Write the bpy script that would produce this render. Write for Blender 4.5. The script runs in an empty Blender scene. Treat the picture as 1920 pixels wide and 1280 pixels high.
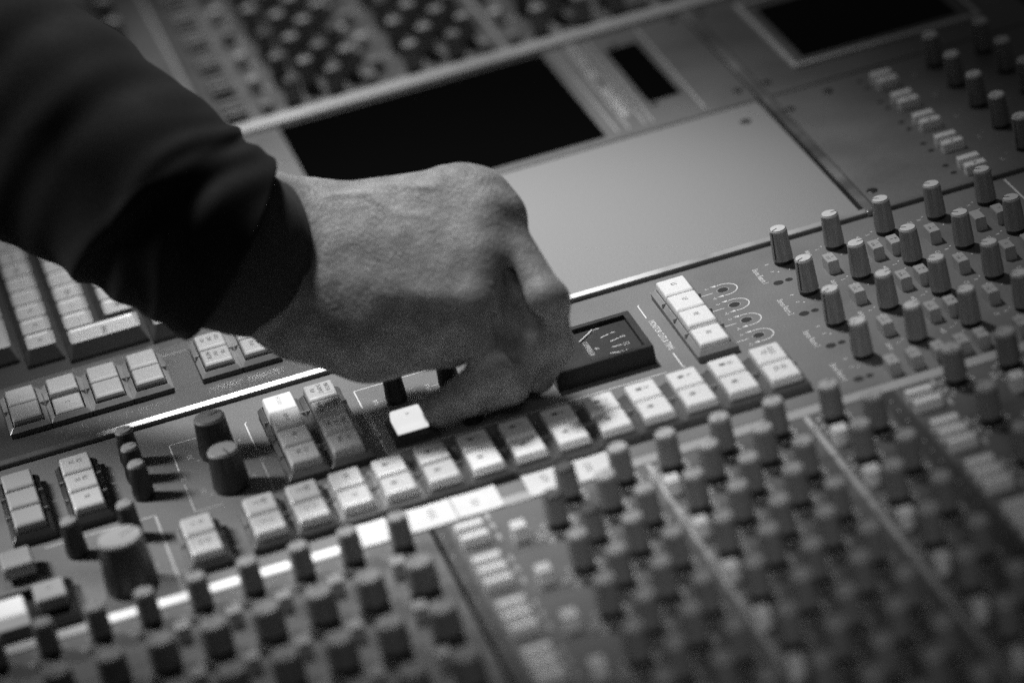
import bpy, bmesh, math, random
import numpy as np
from mathutils import Vector, Matrix

random.seed(7)
rng = np.random.default_rng(5)
S = 0.001                                   # everything below is written in millimetres
scene = bpy.context.scene
COL = scene.collection

# ------------------------------------------------------------------ camera
RM = np.array([[0.95031808, -0.24235938, -0.19533941],
               [-0.27818115, -0.37963607, -0.88232177],
               [0.13968107, 0.89282607, -0.42819483]])
FOC = 7057.94
CAM = np.array([-251.43, -1607.09, 770.75])
cd = bpy.data.cameras.new('camera')
cam = bpy.data.objects.new('camera', cd)
COL.objects.link(cam)
right, up, back = RM[0], -RM[1], -RM[2]
m = Matrix([[right[i], up[i], back[i], CAM[i] * S] for i in range(3)] + [[0, 0, 0, 1]])
cam.matrix_world = m
cd.sensor_width = 36.0
cd.sensor_fit = 'HORIZONTAL'
cd.lens = FOC / 1920 * 36
cd.clip_start = 0.05
cd.clip_end = 50
cd.dof.use_dof = True
cd.dof.focus_distance = 1.796
cd.dof.aperture_fstop = 3.7
cd.dof.aperture_blades = 0
scene.camera = cam


def in_view(x, y, z=8, pad=70):
    c = RM @ (np.array([x, y, z]) - CAM)
    u = 960 + FOC * c[0] / c[2]
    v = 640 + FOC * c[1] / c[2]
    return -pad < u < 1920 + pad and -pad < v < 1280 + pad


# ------------------------------------------------------------------ materials
def mat(name, v, rough=0.5, metal=0.0, grain=0.0, gscale=900.0, smudge=0.0, bump=0.0, bscale=900.0,
        emit=0.0, spec=0.5, stretch=None, coat=0.0, sss=0.0):
    M = bpy.data.materials.new(name)
    M.use_nodes = True
    nt = M.node_tree
    N, L = nt.nodes, nt.links
    p = N['Principled BSDF']
    p.inputs['Base Color'].default_value = (v, v, v, 1)
    p.inputs['Roughness'].default_value = rough
    p.inputs['Metallic'].default_value = metal
    p.inputs['Specular IOR Level'].default_value = spec
    if coat:
        p.inputs['Coat Weight'].default_value = coat
        p.inputs['Coat Roughness'].default_value = 0.15
    if sss:
        p.inputs['Subsurface Weight'].default_value = sss
        p.inputs['Subsurface Radius'].default_value = (0.003, 0.003, 0.003)
        p.inputs['Subsurface Scale'].default_value = 1.0
    if emit:
        p.inputs['Emission Color'].default_value = (1, 1, 1, 1)
        p.inputs['Emission Strength'].default_value = emit
    tc = N.new('ShaderNodeTexCoord')
    src = tc.outputs['Object']
    if stretch:
        mp = N.new('ShaderNodeMapping')
        mp.inputs['Scale'].default_value = stretch
        L.new(src, mp.inputs['Vector'])
        src = mp.outputs['Vector']
    if grain or smudge:
        n1 = N.new('ShaderNodeTexNoise')
        n1.inputs['Scale'].default_value = gscale
        n1.inputs['Detail'].default_value = 3
        L.new(src, n1.inputs['Vector'])
        n2 = N.new('ShaderNodeTexNoise')
        n2.inputs['Scale'].default_value = 22
        n2.inputs['Detail'].default_value = 5
        L.new(tc.outputs['Object'], n2.inputs['Vector'])
        a = N.new('ShaderNodeMapRange')
        a.inputs['From Min'].default_value = 0.3
        a.inputs['From Max'].default_value = 0.7
        a.inputs['To Min'].default_value = 1 - grain
        a.inputs['To Max'].default_value = 1 + grain
        L.new(n1.outputs['Fac'], a.inputs['Value'])
        b = N.new('ShaderNodeMapRange')
        b.inputs['From Min'].default_value = 0.3
        b.inputs['From Max'].default_value = 0.7
        b.inputs['To Min'].default_value = 1 - smudge
        b.inputs['To Max'].default_value = 1 + smudge
        L.new(n2.outputs['Fac'], b.inputs['Value'])
        mu = N.new('ShaderNodeMath')
        mu.operation = 'MULTIPLY'
        L.new(a.outputs[0], mu.inputs[0])
        L.new(b.outputs[0], mu.inputs[1])
        m2 = N.new('ShaderNodeMath')
        m2.operation = 'MULTIPLY'
        m2.inputs[1].default_value = v
        L.new(mu.outputs[0], m2.inputs[0])
        cb = N.new('ShaderNodeCombineColor')
        for k in range(3):
            L.new(m2.outputs[0], cb.inputs[k])
        L.new(cb.outputs[0], p.inputs['Base Color'])
        if smudge:
            r = N.new('ShaderNodeMapRange')
            r.inputs['From Min'].default_value = 0.3
            r.inputs['From Max'].default_value = 0.7
            r.inputs['To Min'].default_value = max(0.05, rough - 0.12)
            r.inputs['To Max'].default_value = min(1, rough + 0.12)
            L.new(n2.outputs['Fac'], r.inputs['Value'])
            L.new(r.outputs[0], p.inputs['Roughness'])
    if bump:
        nb = N.new('ShaderNodeTexNoise')
        nb.inputs['Scale'].default_value = bscale
        nb.inputs['Detail'].default_value = 4
        L.new(src, nb.inputs['Vector'])
        bp = N.new('ShaderNodeBump')
        bp.inputs['Strength'].default_value = bump
        bp.inputs['Distance'].default_value = 0.0004
        L.new(nb.outputs['Fac'], bp.inputs['Height'])
        L.new(bp.outputs[0], p.inputs['Normal'])
    return M


PANEL = mat('panel_paint', 0.16, 0.55, grain=0.16, gscale=1100, smudge=0.10, bump=0.25, bscale=1300)
PLATE = mat('plate_paint', 0.14, 0.5, grain=0.14, gscale=1100, smudge=0.10, bump=0.25, bscale=1300)
LIGHT = mat('blank_plate_paint', 0.25, 0.55, grain=0.09, gscale=900, smudge=0.0, bump=0.2, bscale=1300)
STRIP = mat('channel_paint', 0.10, 0.5, grain=0.1, gscale=900, smudge=0.18, bump=0.2)
DARKP = mat('dark_paint', 0.035, 0.5, grain=0.1, smudge=0.2)
METAL = mat('brushed_trim', 0.34, 0.4, metal=0.9, grain=0.12, gscale=250, smudge=0.12, stretch=(0.05, 1, 1))
TRIMD = mat('trim_edge', 0.12, 0.5, grain=0.12, smudge=0.1)
WHITE = mat('white_print', 0.78, 0.6)
GREYP = mat('grey_print', 0.45, 0.6)
INK = mat('black_print', 0.02, 0.6)
BLACK = mat('black_plastic', 0.012, 0.38, smudge=0.1, bump=0.15, bscale=700)
BLACK2 = mat('black_knob_plastic', 0.022, 0.42, grain=0.2, gscale=500, stretch=(1, 1, 0.08))
GREYK = mat('grey_knob_plastic', 0.32, 0.5, grain=0.22, gscale=700, stretch=(1, 1, 0.05), smudge=0.08)
CHANK = mat('channel_knob_plastic', 0.22, 0.5, grain=0.15, gscale=500, stretch=(1, 1, 0.08))
LEFTK = mat('dark_grey_knob_plastic', 0.17, 0.5, grain=0.15, gscale=500, stretch=(1, 1, 0.08))
CAPC = mat('knob_cap_pale', 0.48, 0.42, grain=0.06, smudge=0.08)
CAPL = mat('knob_cap_light', 0.66, 0.45, grain=0.06, smudge=0.05)
CAPM = mat('knob_cap_grey', 0.3, 0.42, grain=0.06, smudge=0.08)
CAPD = mat('knob_cap_dark', 0.05, 0.45, grain=0.06)
RIM = mat('knob_rim', 0.6, 0.35, metal=0.3)
CAPW = mat('button_white_plastic', 0.85, 0.35, smudge=0.05, coat=0.2, sss=0.15)
CAPY = mat('button_ivory_plastic', 0.40, 0.38, smudge=0.06, coat=0.15, sss=0.1)
KPLATE = mat('keyboard_plate_paint', 0.065, 0.5, grain=0.16, gscale=1100, smudge=0.1, bump=0.25, bscale=1300)
CAPG = mat('button_offwhite_plastic', 0.52, 0.4, smudge=0.06, coat=0.15, sss=0.1)
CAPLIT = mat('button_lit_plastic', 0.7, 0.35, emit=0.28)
CAPDIM = mat('button_grey_plastic', 0.34, 0.45, smudge=0.08)
SQW = mat('square_button_plastic', 0.42, 0.45, smudge=0.05)
BEZ = mat('bezel_plastic', 0.12, 0.33, grain=0.12, smudge=0.18, bump=0.1)
BEZD = mat('bezel_dark_plastic', 0.03, 0.35, grain=0.1, smudge=0.15, bump=0.1)
BEZM = mat('bezel_gloss_glint', 0.27, 0.28, grain=0.08, smudge=0.2)  # paler than the bezel body, putting bevel glints into the colour
KEYM = mat('key_plastic', 0.36, 0.42, grain=0.06, smudge=0.07)
KEYS = mat('key_side_plastic', 0.12, 0.45, grain=0.06, smudge=0.07)
PAPER = mat('label_paper', 0.68, 0.7, grain=0.04, gscale=300, smudge=0.06)
PAPERG = mat('label_pencil', 0.42, 0.8)
STRIPW = mat('label_strip_white', 0.42, 0.3, smudge=0.06)
SCREEN = mat('display_glass', 0.002, 0.08, smudge=0.0, spec=0.03)
DIAL = mat('meter_dial', 0.02, 0.5, grain=0.3, gscale=600)
NEEDLE = mat('needle_white', 0.85, 0.5)
HOLE = mat('hole_black', 0.006, 0.7)
STEEL = mat('screw_steel', 0.1, 0.3, metal=0.8, grain=0.1)


def glass():
    M = bpy.data.materials.new('meter_glass')
    M.use_nodes = True
    nt = M.node_tree
    N, L = nt.nodes, nt.links
    N.remove(N['Principled BSDF'])
    t = N.new('ShaderNodeBsdfTransparent')
    t.inputs[0].default_value = (0.93, 0.93, 0.93, 1)
    g = N.new('ShaderNodeBsdfGlossy')
    g.inputs['Roughness'].default_value = 0.08
    fr = N.new('ShaderNodeFresnel')
    fr.inputs[0].default_value = 1.4
    mx = N.new('ShaderNodeMixShader')
    L.new(fr.outputs[0], mx.inputs[0])
    L.new(t.outputs[0], mx.inputs[1])
    L.new(g.outputs[0], mx.inputs[2])
    L.new(mx.outputs[0], N['Material Output'].inputs[0])
    return M


RAIL = mat('rail_paint', 0.7, 0.4, grain=0.06, smudge=0.06)
STRIPGLINT = mat('strip_glint', 0.7, 0.3, emit=0.55)  # emission stands in for glints on the label strip
GLOW = mat('button_glow', 0.8, 0.35, emit=0.75)
GLASS = glass()


# ------------------------------------------------------------------ mesh builder
_text = {}


def text_geo(s):
    """flat letter outlines, height 1, centred on the origin"""
    if s not in _text:
        c = bpy.data.curves.new('t', 'FONT')
        c.body = s
        c.size = 1.0
        c.align_x = 'CENTER'
        c.align_y = 'CENTER'
        c.resolution_u = 2
        o = bpy.data.objects.new('t', c)
        COL.objects.link(o)
        bpy.context.view_layer.update()
        me = bpy.data.meshes.new_from_object(o.evaluated_get(bpy.context.evaluated_depsgraph_get()))
        _text[s] = ([tuple(v.co) for v in me.vertices], [tuple(p.vertices) for p in me.polygons])
        bpy.data.objects.remove(o)
        bpy.data.meshes.remove(me)
        bpy.data.curves.remove(c)
    return _text[s]


class MB:
    def __init__(self):
        self.v, self.f, self.m, self.s, self.mats = [], [], [], [], []

    def mi(self, M):
        if M not in self.mats:
            self.mats.append(M)
        return self.mats.index(M)

    def add(self, vs, fs, M, smooth=False):
        b = len(self.v)
        self.v += [tuple(p) for p in vs]
        k = self.mi(M)
        for f in fs:
            self.f.append([b + i for i in f])
            self.m.append(k)
            self.s.append(smooth)

    def box(self, x0, x1, y0, y1, z0, z1, M):
        vs = [(x, y, z) for z in (z0, z1) for x, y in ((x0, y0), (x1, y0), (x1, y1), (x0, y1))]
        self.add(vs, [(3, 2, 1, 0), (4, 5, 6, 7), (0, 1, 5, 4), (1, 2, 6, 5), (2, 3, 7, 6), (3, 0, 4, 7)], M)

    def loft(self, secs, cap=True, n=3, smooth=False):
        """secs: (x0,x1,y0,y1,z or (z_front,z_back), corner_radius, material of the band up to this section)"""
        rings = []
        for q in secs:
            x0, x1, y0, y1, z, r = q[:6]
            zf, zb = z if isinstance(z, tuple) else (z, z)
            pts = []
            for cx, cy, a0 in ((x1 - r, y1 - r, 0), (x0 + r, y1 - r, 90), (x0 + r, y0 + r, 180), (x1 - r, y0 + r, 270)):
                for i in range(n + 1):
                    a = math.radians(a0 + 90 * i / n)
                    px, py = cx + r * math.cos(a), cy + r * math.sin(a)
                    t = (py - y0) / max(1e-6, (y1 - y0))
                    pts.append((px, py, zf + (zb - zf) * t))
            rings.append(pts)
        k = len(rings[0])
        for i in range(1, len(rings)):
            vs = rings[i - 1] + rings[i]
            self.add(vs, [(j, (j + 1) % k, k + (j + 1) % k, k + j) for j in range(k)], secs[i][6], smooth)
        if cap:
            self.add(rings[-1], [tuple(range(k))], secs[-1][6])

    def lathe(self, cx, cy, prof, seg=32, ribs=0, smooth=True, phase=0.0):
        """prof: (r, z, material of the band below this ring)"""
        def ring(r, z, rib):
            return [(cx + r * (1 - (0.022 if rib and j % 2 else 0)) * math.cos(phase + 2 * math.pi * j / seg),
                     cy + r * (1 - (0.022 if rib and j % 2 else 0)) * math.sin(phase + 2 * math.pi * j / seg), z) for j in range(seg)]
        prev = None
        for i, q in enumerate(prof):
            r, z = q[0], q[1]
            rib = len(q) > 3 and q[3]
            if r < 1e-6:
                vs = prev + [(cx, cy, z)]
                self.add(vs, [(j, (j + 1) % seg, seg) for j in range(seg)], q[2])
                return
            cur = ring(r, z, rib)
            if prev:
                self.add(prev + cur, [(j, (j + 1) % seg, seg + (j + 1) % seg, seg + j) for j in range(seg)], q[2], smooth and not rib)
            prev = cur

    def disc(self, cx, cy, z, r, M, seg=20):
        self.add([(cx + r * math.cos(2 * math.pi * j / seg), cy + r * math.sin(2 * math.pi * j / seg), z) for j in range(seg)],
                 [tuple(range(seg))], M)

    def rect(self, x0, x1, y0, y1, z, M):
        self.add([(x0, y0, z), (x1, y0, z), (x1, y1, z), (x0, y1, z)], [(0, 1, 2, 3)], M)

    def line(self, pts, w, z, M):
        for (xa, ya), (xb, yb) in zip(pts, pts[1:]):
            dx, dy = xb - xa, yb - ya
            l = math.hypot(dx, dy) or 1
            nx, ny = -dy / l * w / 2, dx / l * w / 2
            ex, ey = dx / l * w * 0.15, dy / l * w * 0.15
            self.add([(xa - ex + nx, ya - ey + ny, z), (xa - ex - nx, ya - ey - ny, z), (xb + ex - nx, yb + ey - ny, z), (xb + ex + nx, yb + ey + ny, z)],
                     [(0, 1, 2, 3)], M)

    def arc(self, cx, cy, r, a0, a1, w, z, M, n=22, ry=None):
        ry = ry or r
        P = [(cx + r * math.cos(math.radians(a0 + (a1 - a0) * i / n)), cy + ry * math.sin(math.radians(a0 + (a1 - a0) * i / n))) for i in range(n + 1)]
        vs = []
        for i, (x, y) in enumerate(P):
            a = math.radians(a0 + (a1 - a0) * i / n)
            vs += [(x - w / 2 * math.cos(a), y - w / 2 * math.sin(a), z), (x + w / 2 * math.cos(a), y + w / 2 * math.sin(a), z)]
        self.add(vs, [(2 * i, 2 * i + 1, 2 * i + 3, 2 * i + 2) for i in range(n)], M)
        return P

    def text(self, s, X, Y, z, h, M, sx=0.85, slope=0.0):
        """lettering that reads toward -Y with its top toward +X, as all print on this desk; h = cap height"""
        vs, fs = text_geo(s)
        k = h / 0.70
        self.add([(X + v[1] * k, Y - v[0] * k * sx, z + slope * (v[1] * k)) for v in vs], fs, M)

    def build(self, name, parent=None, loc=(0, 0, 0), rz=0.0):
        me = bpy.data.meshes.new(name)
        me.from_pydata([(x * S, y * S, z * S) for x, y, z in self.v], [], self.f)
        for M in self.mats:
            me.materials.append(M)
        me.polygons.foreach_set('material_index', self.m)
        me.polygons.foreach_set('use_smooth', self.s)
        me.update()
        return place(name, me, parent, loc, rz)


def place(name, me, parent=None, loc=(0, 0, 0), rz=0.0):
    o = bpy.data.objects.new(name, me)
    COL.objects.link(o)
    o.location = (loc[0] * S, loc[1] * S, loc[2] * S)
    o.rotation_euler = (0, 0, math.radians(rz))
    if parent is not None:
        o.parent = parent
    return o


def copy_of(o, loc, rz, parent):
    c = o.copy()
    COL.objects.link(c)
    c.location = (loc[0] * S, loc[1] * S, loc[2] * S)
    c.rotation_euler = (0, 0, math.radians(rz))
    c.parent = parent
    return c


# ------------------------------------------------------------------ repeated controls
_proto = {}


def knob_mesh(kind):
    b = MB()
    if kind == 'grey':
        rt, rb, h, body, cap, base = 4.3, 4.95, 18.3, GREYK, CAPL, BLACK
    elif kind == 'black':
        rt, rb, h, body, cap, base = 4.2, 5.1, 18.3, BLACK2, CAPM, BLACK
    elif kind == 'big':
        rt, rb, h, body, cap, base = 7.4, 8.6, 20.5, BLACK2, CAPM, BLACK
    elif kind == 'huge':
        rt, rb, h, body, cap, base = 10.2, 12.0, 26, BLACK2, CAPM, BLACK
    elif kind == 'plate':
        rt, rb, h, body, cap, base = 4.2, 4.9, 18.3, CHANK, CAPW, BLACK
    elif kind == 'channel_big':
        rt, rb, h, body, cap, base = 6.3, 7.0, 15.5, LEFTK, CAPM, BLACK
    elif kind == 'channel_dark':
        rt, rb, h, body, cap, base = 4.7, 5.1, 16.5, CHANK, CAPD, BLACK
    elif kind == 'channel_black':
        rt, rb, h, body, cap, base = 4.7, 5.1, 16.5, LEFTK, CAPM, BLACK
    else:
        rt, rb, h, body, cap, base = 4.8, 5.3, 18.0, CHANK, CAPC, BLACK
    seg = 72 if kind in ('grey', 'big', 'black', 'plate') else 40
    ribs = kind in ('grey', 'big', 'black', 'huge', 'plate')
    rim = RIM if kind == 'grey' else cap
    sk = 3.2 if kind.startswith('channel') else 2.0
    b.lathe(0, 0, [(rb * 0.93, 0, base), (rb * 0.93, sk, base), (rb, sk + .05, base), (rb, sk + 1, body, ribs), (rt + 0.02, h - 1.5, body, ribs),
                   (rt, h - 1.4, body), (rt - 0.02, h - 0.7, rim), (rt - 0.25, h - 0.45, rim), (rt - 0.33, h - 0.5, INK), (rt - 0.45, h - 0.5, INK),
                   (rt - 0.62, h - 0.08, cap), (rt - 1.0, h, cap), (0, h + 0.02, cap)], seg=seg)
    w = 0.55 if rt < 6 else 0.8
    b.box(0.6, rt - 0.55, -w / 2, w / 2, h - 0.1, h + 0.1, INK)
    # index line running down the side of the skirt
    if kind in ('grey', 'big', 'black', 'plate'):
        e = 0.1
        vs = [(rb * 1.0 - 0.15, -w / 2, 3), (rb + e, -w / 2, 3), (rb + e, w / 2, 3), (rb - 0.15, w / 2, 3),
              (rt - 0.2, -w / 2, h - 1.0), (rt + e, -w / 2, h - 1.0), (rt + e, w / 2, h - 1.0), (rt - 0.2, w / 2, h - 1.0)]
        b.add(vs, [(3, 2, 1, 0), (4, 5, 6, 7), (0, 1, 5, 4), (1, 2, 6, 5), (2, 3, 7, 6), (3, 0, 4, 7)], INK)
    return b


def knob(kind, x, y, parent, rz=0.0, z=0.0):
    if kind not in _proto:
        _proto[kind] = knob_mesh(kind).build('knob', parent, (x, y, z), rz)
        return _proto[kind]
    return copy_of(_proto[kind], (x, y, z), rz, parent)


def square_button(x, y, parent, text=None, z=0.0, white=SQW, w=5.4, l=10.2, h=6.6):
    key = ('sq', text, white.name, w, l, h)
    if key not in _proto:
        b = MB()
        b.loft([(-w / 2 - .1, w / 2 + .1, -l / 2 - .1, l / 2 + .1, 0, .25, white), (-w / 2, w / 2, -l / 2, l / 2, h - .5, .3, white),
                (-w / 2 + .25, w / 2 - .25, -l / 2 + .25, l / 2 - .25, h, .3, white)])
        if text:
            for i, t in enumerate(text.split('/')):
                n = len(text.split('/'))
                b.text(t, (n - 1) / 2 * 2.1 - i * 2.1, 0, h + 0.04, 1.45, INK, 0.95)
        _proto[key] = b.build('square_button', parent, (x, y, z))
        return _proto[key]
    return copy_of(_proto[key], (x, y, z), 0, parent)


def push_button(x, y, parent, z=0.0, w=14.6, l=17.7, h=9.0, M=CAPW, text=(), base=3.0, ink=INK, th=1.7, name='push_button', label=None):
    """rectangular push button cap: flat top, rounded front edge"""
    b = MB()
    hw, hl = w / 2, l / 2
    b.loft([(-hw, hw, -hl, hl, base, .5, M), (-hw, hw, -hl, hl, h - 3.0, .5, M), (-hw + .1, hw - .1, -hl + .25, hl - .1, h - 1.9, .6, M),
            (-hw + .3, hw - .3, -hl + .8, hl - .3, h - .8, .7, M), (-hw + .6, hw - .6, -hl + 1.7, hl - .6, h - .2, .8, M),
            (-hw + 1.0, hw - 1.0, -hl + 2.6, hl - 1.0, h, .8, M)], n=4)
    n = len(text)
    for i, t in enumerate(text):
        if t:
            b.text(t, (n - 1) / 2 * 3.6 - i * 3.6, 1.4, h + 0.05, th, ink, 0.8)
    o = b.build(name, parent, (x, y, z))
    if label:
        o['label'] = label
    return o


def bezel(x0, x1, y0, y1, parent, z=0.0, h=5.2, M=BEZ, Mb=BEZM, wall=2.0, posts=()):
    b = MB()
    b.loft([(x0, x1, y0, y1, 0, .6, M), (x0, x1, y0, y1, h - 2.0, .6, M), (x0 + wall, x1 - wall, y0 + wall, y1 - wall, h, .4, Mb),
            (x0 + wall + .3, x1 - wall - .3, y0 + wall + .3, y1 - wall - .3, h, .4, Mb),
            (x0 + wall + .3, x1 - wall - .3, y0 + wall + .3, y1 - wall - .3, 1.0, .4, BLACK)])
    for y in posts:                       # clear plastic latches between neighbouring caps
        for x in (x0, x1):
            s = 1 if x == x0 else -1
            b.box(min(x + s * .2, x + s * (wall + .2)), max(x + s * .2, x + s * (wall + .2)), y - .35, y + .35, h - 2, h + .6, BEZM)
    return b.build('button_bezel', parent, (0, 0, z))


def screw(x, y, parent, z, r=2.6, dark=True):
    b = MB()
    b.lathe(0, 0, [(r, 0.02, HOLE), (r, .25, HOLE), (r * .86, .5, STEEL if not dark else BLACK), (0, .55, STEEL if not dark else BLACK)], seg=20)
    b.box(-r * .7, r * .7, -.3, .3, .5, .62, HOLE)
    b.box(-.3, .3, -r * .7, r * .7, .5, .63, HOLE)
    return b.build('screw', parent, (x, y, z), random.uniform(0, 90))


# ------------------------------------------------------------------ mixing console
console = bpy.data.objects.new('mixing_console', None)
COL.objects.link(console)
console['label'] = 'large grey recording studio mixing console covered with knobs, push buttons and dark displays'
console['category'] = 'mixing console'

Z2 = 2.2                                     # the raised plates lie 2.2 mm above the master panel
PR = 0.05                                    # printed legends stand this far off the paint

# ---- master panel
P = MB()
P.box(-330, 340, -149.5, 21.6, -8, 0, PANEL)
lw = 0.55
# quad compressor frame
P.line([(-60, -4), (-80, -4), (-80, -24)], lw, PR, WHITE)
P.text('QUAD COMPRESSOR', -79.7, -42.5, PR, 3.0, WHITE, 0.72)
P.line([(-79.5, -61), (-79.5, -78), (55, -78)], lw, PR, WHITE)
P.line([(-60, -4), (50, -4)], lw, PR, WHITE)
P.text('RATIO', -73, -22.5, PR, 1.9, WHITE, 0.75)
P.line([(-71, -22.4), (-68.8, -22.2)], .35, PR, WHITE)
P.text('ATTACK', -47.5, -22.5, PR, 1.9, WHITE, 0.75)
P.line([(-45.5, -22), (-42.5, -22)], .35, PR, WHITE)
for t, x, y in (('2', -55, -18.2), ('4', -54, -21.6), ('10', -54.6, -26), ('.', -57, -22.2), ('.', -57, -26)):
    P.text(t, x, y, PR, 1.5, WHITE)
P.text('RELEASE', -22, -22.5, PR, 1.9, WHITE, 0.75)
# monitor cuts & trims
P.line([(63.8, -1.2), (63, -2), (63, -17)], lw, PR, WHITE)
P.text('MONITOR CUTS & TRIMS', 64, -39, PR, 3.0, WHITE, 0.735)
P.line([(63.5, -61), (63.5, -77), (64.4, -77.6)], lw, PR, WHITE)
for k in range(4):
    cx, cy = 103, -11 - 19.1 * k
    P.arc(cx + 1.2, cy, 6.4, 108, -104, .5, PR, WHITE)
    for sy, tx in ((1, -.3), (-1, 0)):
        ax, ay = cx - 1.0 + tx, cy + sy * 6.2
        P.add([(ax - 3.0, ay + .1 * sy, PR), (ax, ay - .85, PR), (ax, ay + .85, PR)], [(0, 2, 1) if sy > 0 else (0, 2, 1)], WHITE)
    P.text('-3', cx - 6.2, cy + 5.6, PR, 1.9, WHITE)
    P.text('+3', cx - 5.6, cy - 6.6, PR, 1.9, WHITE)
    P.line([(90.8, cy - .6), (98.2, cy - .4)], .45, PR, WHITE)
    P.disc(cx + .5, cy, PR, 2.7, HOLE)
    P.arc(cx + .5, cy, 2.9, 0, 360, .25, PR + .02, GREYP)
# cue and studio frames
P.line([(-158, -4), (-171, -4), (-171, -33)], lw, PR, WHITE)
P.text('CUES', -170.6, -41, PR, 2.6, GREYP, 0.8)
P.line([(-171, -48), (-171, -78), (-158, -78)], lw, PR, GREYP)
P.text('CUE', -164, -22, PR, 2.4, WHITE, 0.75)
P.text('CUE', -164, -60, PR, 2.2, GREYP, 0.75)
P.line([(-132.8, -3.2), (-133.8, -4), (-133.8, -34)], lw, PR, WHITE)
P.text('STUDIO', -133.2, -41.5, PR, 2.6, GREYP, 0.75)
P.line([(-133.8, -49), (-133.8, -80)], lw, PR, GREYP)
for x, y, t in ((-141, -17, '-'), (-139.5, -19.5, '+4'), (-141, -24, '-'), (-141, -55, '-'), (-139.5, -58.5, '+4'), (-141, -66, '-'), (-160.5, -17, '-'),
                (-161, -28, '0'), (-161, -53, '-'), (-161, -66, '0')):
    P.text(t, x, y, PR, 1.6, WHITE)
for y in (-12, -30):
    P.line([(-207, y - 1), (-200.5, y)], .4, PR, GREYP)
    P.text('MIC' if y > -20 else 'TB', -201, y - 4, PR, 1.8, GREYP)
for j, y in enumerate((-13, -25, -33, -44, -53)):
    P.text('%d' % (j * 2), -182.5, y, PR, 1.5, GREYP)
    P.line([(-184.5, y + 2), (-184.5, y + 3)], .4, PR, GREYP)
P.line([(-240, -70), (-220, -70), (-188.5, -70), (-188.5, -149)], 1.1, PR, GREYP)
P.line([(-230, -176), (-230, -176.1)], .5, PR, GREYP)
P.text('VOL', -196, -118, PR, 2.2, GREYP)
P.line([(-195, -96), (-186, -96)], .5, PR, GREYP)
# stereo returns
for k in range(4):
    y = -39.4 * k
    P.text('Stereo Return %d' % (k + 1), 123.3, y - 8.5, PR, 3.0, WHITE, 0.68)
    P.text('8', 130, y + 2, PR, 1.9, WHITE)
    P.text('0', 130, y - 7, PR, 1.9, WHITE)
    for x, yy in ((132.6, y - 9), (138, y - 10)):
        P.disc(x, yy, PR, .45, WHITE, 10)
    P.disc(128.8, y - 20.6, PR, 2.5, HOLE)
    P.disc(134.2, y - 20.4, PR, 1.9, HOLE)
    P.disc(134.0, y - 20.2, PR + .03, .55, STEEL, 10)
    for x, lab, mk in ((164.5, 'balance', 'L'), (190.5, 'width', 'S'), (217, 'C/S', '8'), (243, 'Y2', 'R')):
        P.text(lab, x - 13, y + (1.0 if len(lab) > 4 else 2), PR, 2.5 if len(lab) > 3 else 2.2, WHITE, 0.68)
        P.text(mk, x - 8.3, y + 2.3, PR, 2.0, WHITE, 0.85)
        for dx, dy in ((-5.6, 4.6), (-5.4, -5), (0, -10.2)):
            P.disc(x + dx, y + dy, PR, .42, WHITE, 10)
    P.line([(221, y - 13), (224, y - 13)], .5, PR, WHITE)
    P.line([(221, y - 11), (221, y - 15)], .5, PR, WHITE)
    for x in (169, 195, 221.5):
        P.rect(x - 2.2, x + 2.2, y + (-32), y + (-19), PR - .02, TRIMD) if x > 200 else None
P.line([(260, 19), (260, -130)], .9, PR, WHITE)
P.disc(85, -144, PR, 2.8, HOLE)
master = P.build('master_panel', console)

# stereo return knobs, four rows of five
ang = [-148, 8, 152, 152, 150]
for k in range(4):
    for c, x in enumerate((138.2, 164.6, 190.8, 217.2, 243.4)):
        y = -39.4 * k
        if in_view(x, y):
            knob('grey', x, y, master, ang[c] + random.uniform(-5, 5) + (-30 if (c == 0 and k == 3) else 0))
    for x, t in ((155.2, 'V/CUT'), (178.2, 'S/R IN'), (187.6, 'IN/R'), (207.2, 'C/S IN'), (230.4, 'Q' if k else None), (241.5, 'T')):
        if in_view(x, -24 - 39.4 * k):
            square_button(x, -23.2 - 39.4 * k, master, t)
for x in (144.5, 167):
    square_button(x, -141.5, master, 'M')

# monitor cut buttons
bezel(71, 91, -79, 1.2, master, posts=(-19, -38, -57))
for k, t in enumerate(('LS', 'LF', 'RF', 'RS')):
    push_button(81, -9.4 - 19 * k, master, h=9 if k < 3 else 7.4, text=(t,), th=2.6)

# long row of paired monitor buttons
names = [('1', 'A'), ('2', 'B'), ('3', 'TAPE'), ('4', 'TAPE'), ('5', 'AUX'), ('6', 'AUX'), ('7', 'CUE'), ('8', 'CUE'), ('9', 'MIX'), ('10', 'ALT'), ('DIM', 'CUT')]
for i in range(13):
    xc = -143.6 + 20.1 * i
    mt = BEZM if i in (2, 3) else BEZ  # these two bevels carry their glint as a paler colour
    bezel(xc - 10.02, xc + 10.02, -136.3, -95.6, master, M=BEZ if i > 5 else BEZD, Mb=mt, posts=(-115.5,))
    t = (('MIX', 'ST') if i < 3 else ('SOLO', 'IN'), ('A', 'B')) if i < 3 else ((names[(i - 2) % 11][0], '■'), ('-', '■'))
    if i == 12:
        t = (('SOLO', 'TO'), ('AFL', 'PFL'))
    push_button(xc, -105.6, master, text=t[0] if i > 2 else (('REV', 'ST'), ('BUS', 'ST'), ('MIX',))[i], th=2.7, M=CAPW if i > 4 else CAPG)  # left caps darker in colour, offsetting the added left fill
    push_button(xc, -125.0, master, text=t[1] if i > 2 else (('A', 'B'), ('A', 'B'), ('TB',))[i], th=2.6, M=CAPW if i > 4 else CAPG)
bezel(-183.2, -163, -138, -97.5, master, M=BEZD, Mb=BEZ, posts=(-117,))
push_button(-173, -107.6, master, text=('SLS', 'LS'), th=2.2, M=CAPG)
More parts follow.
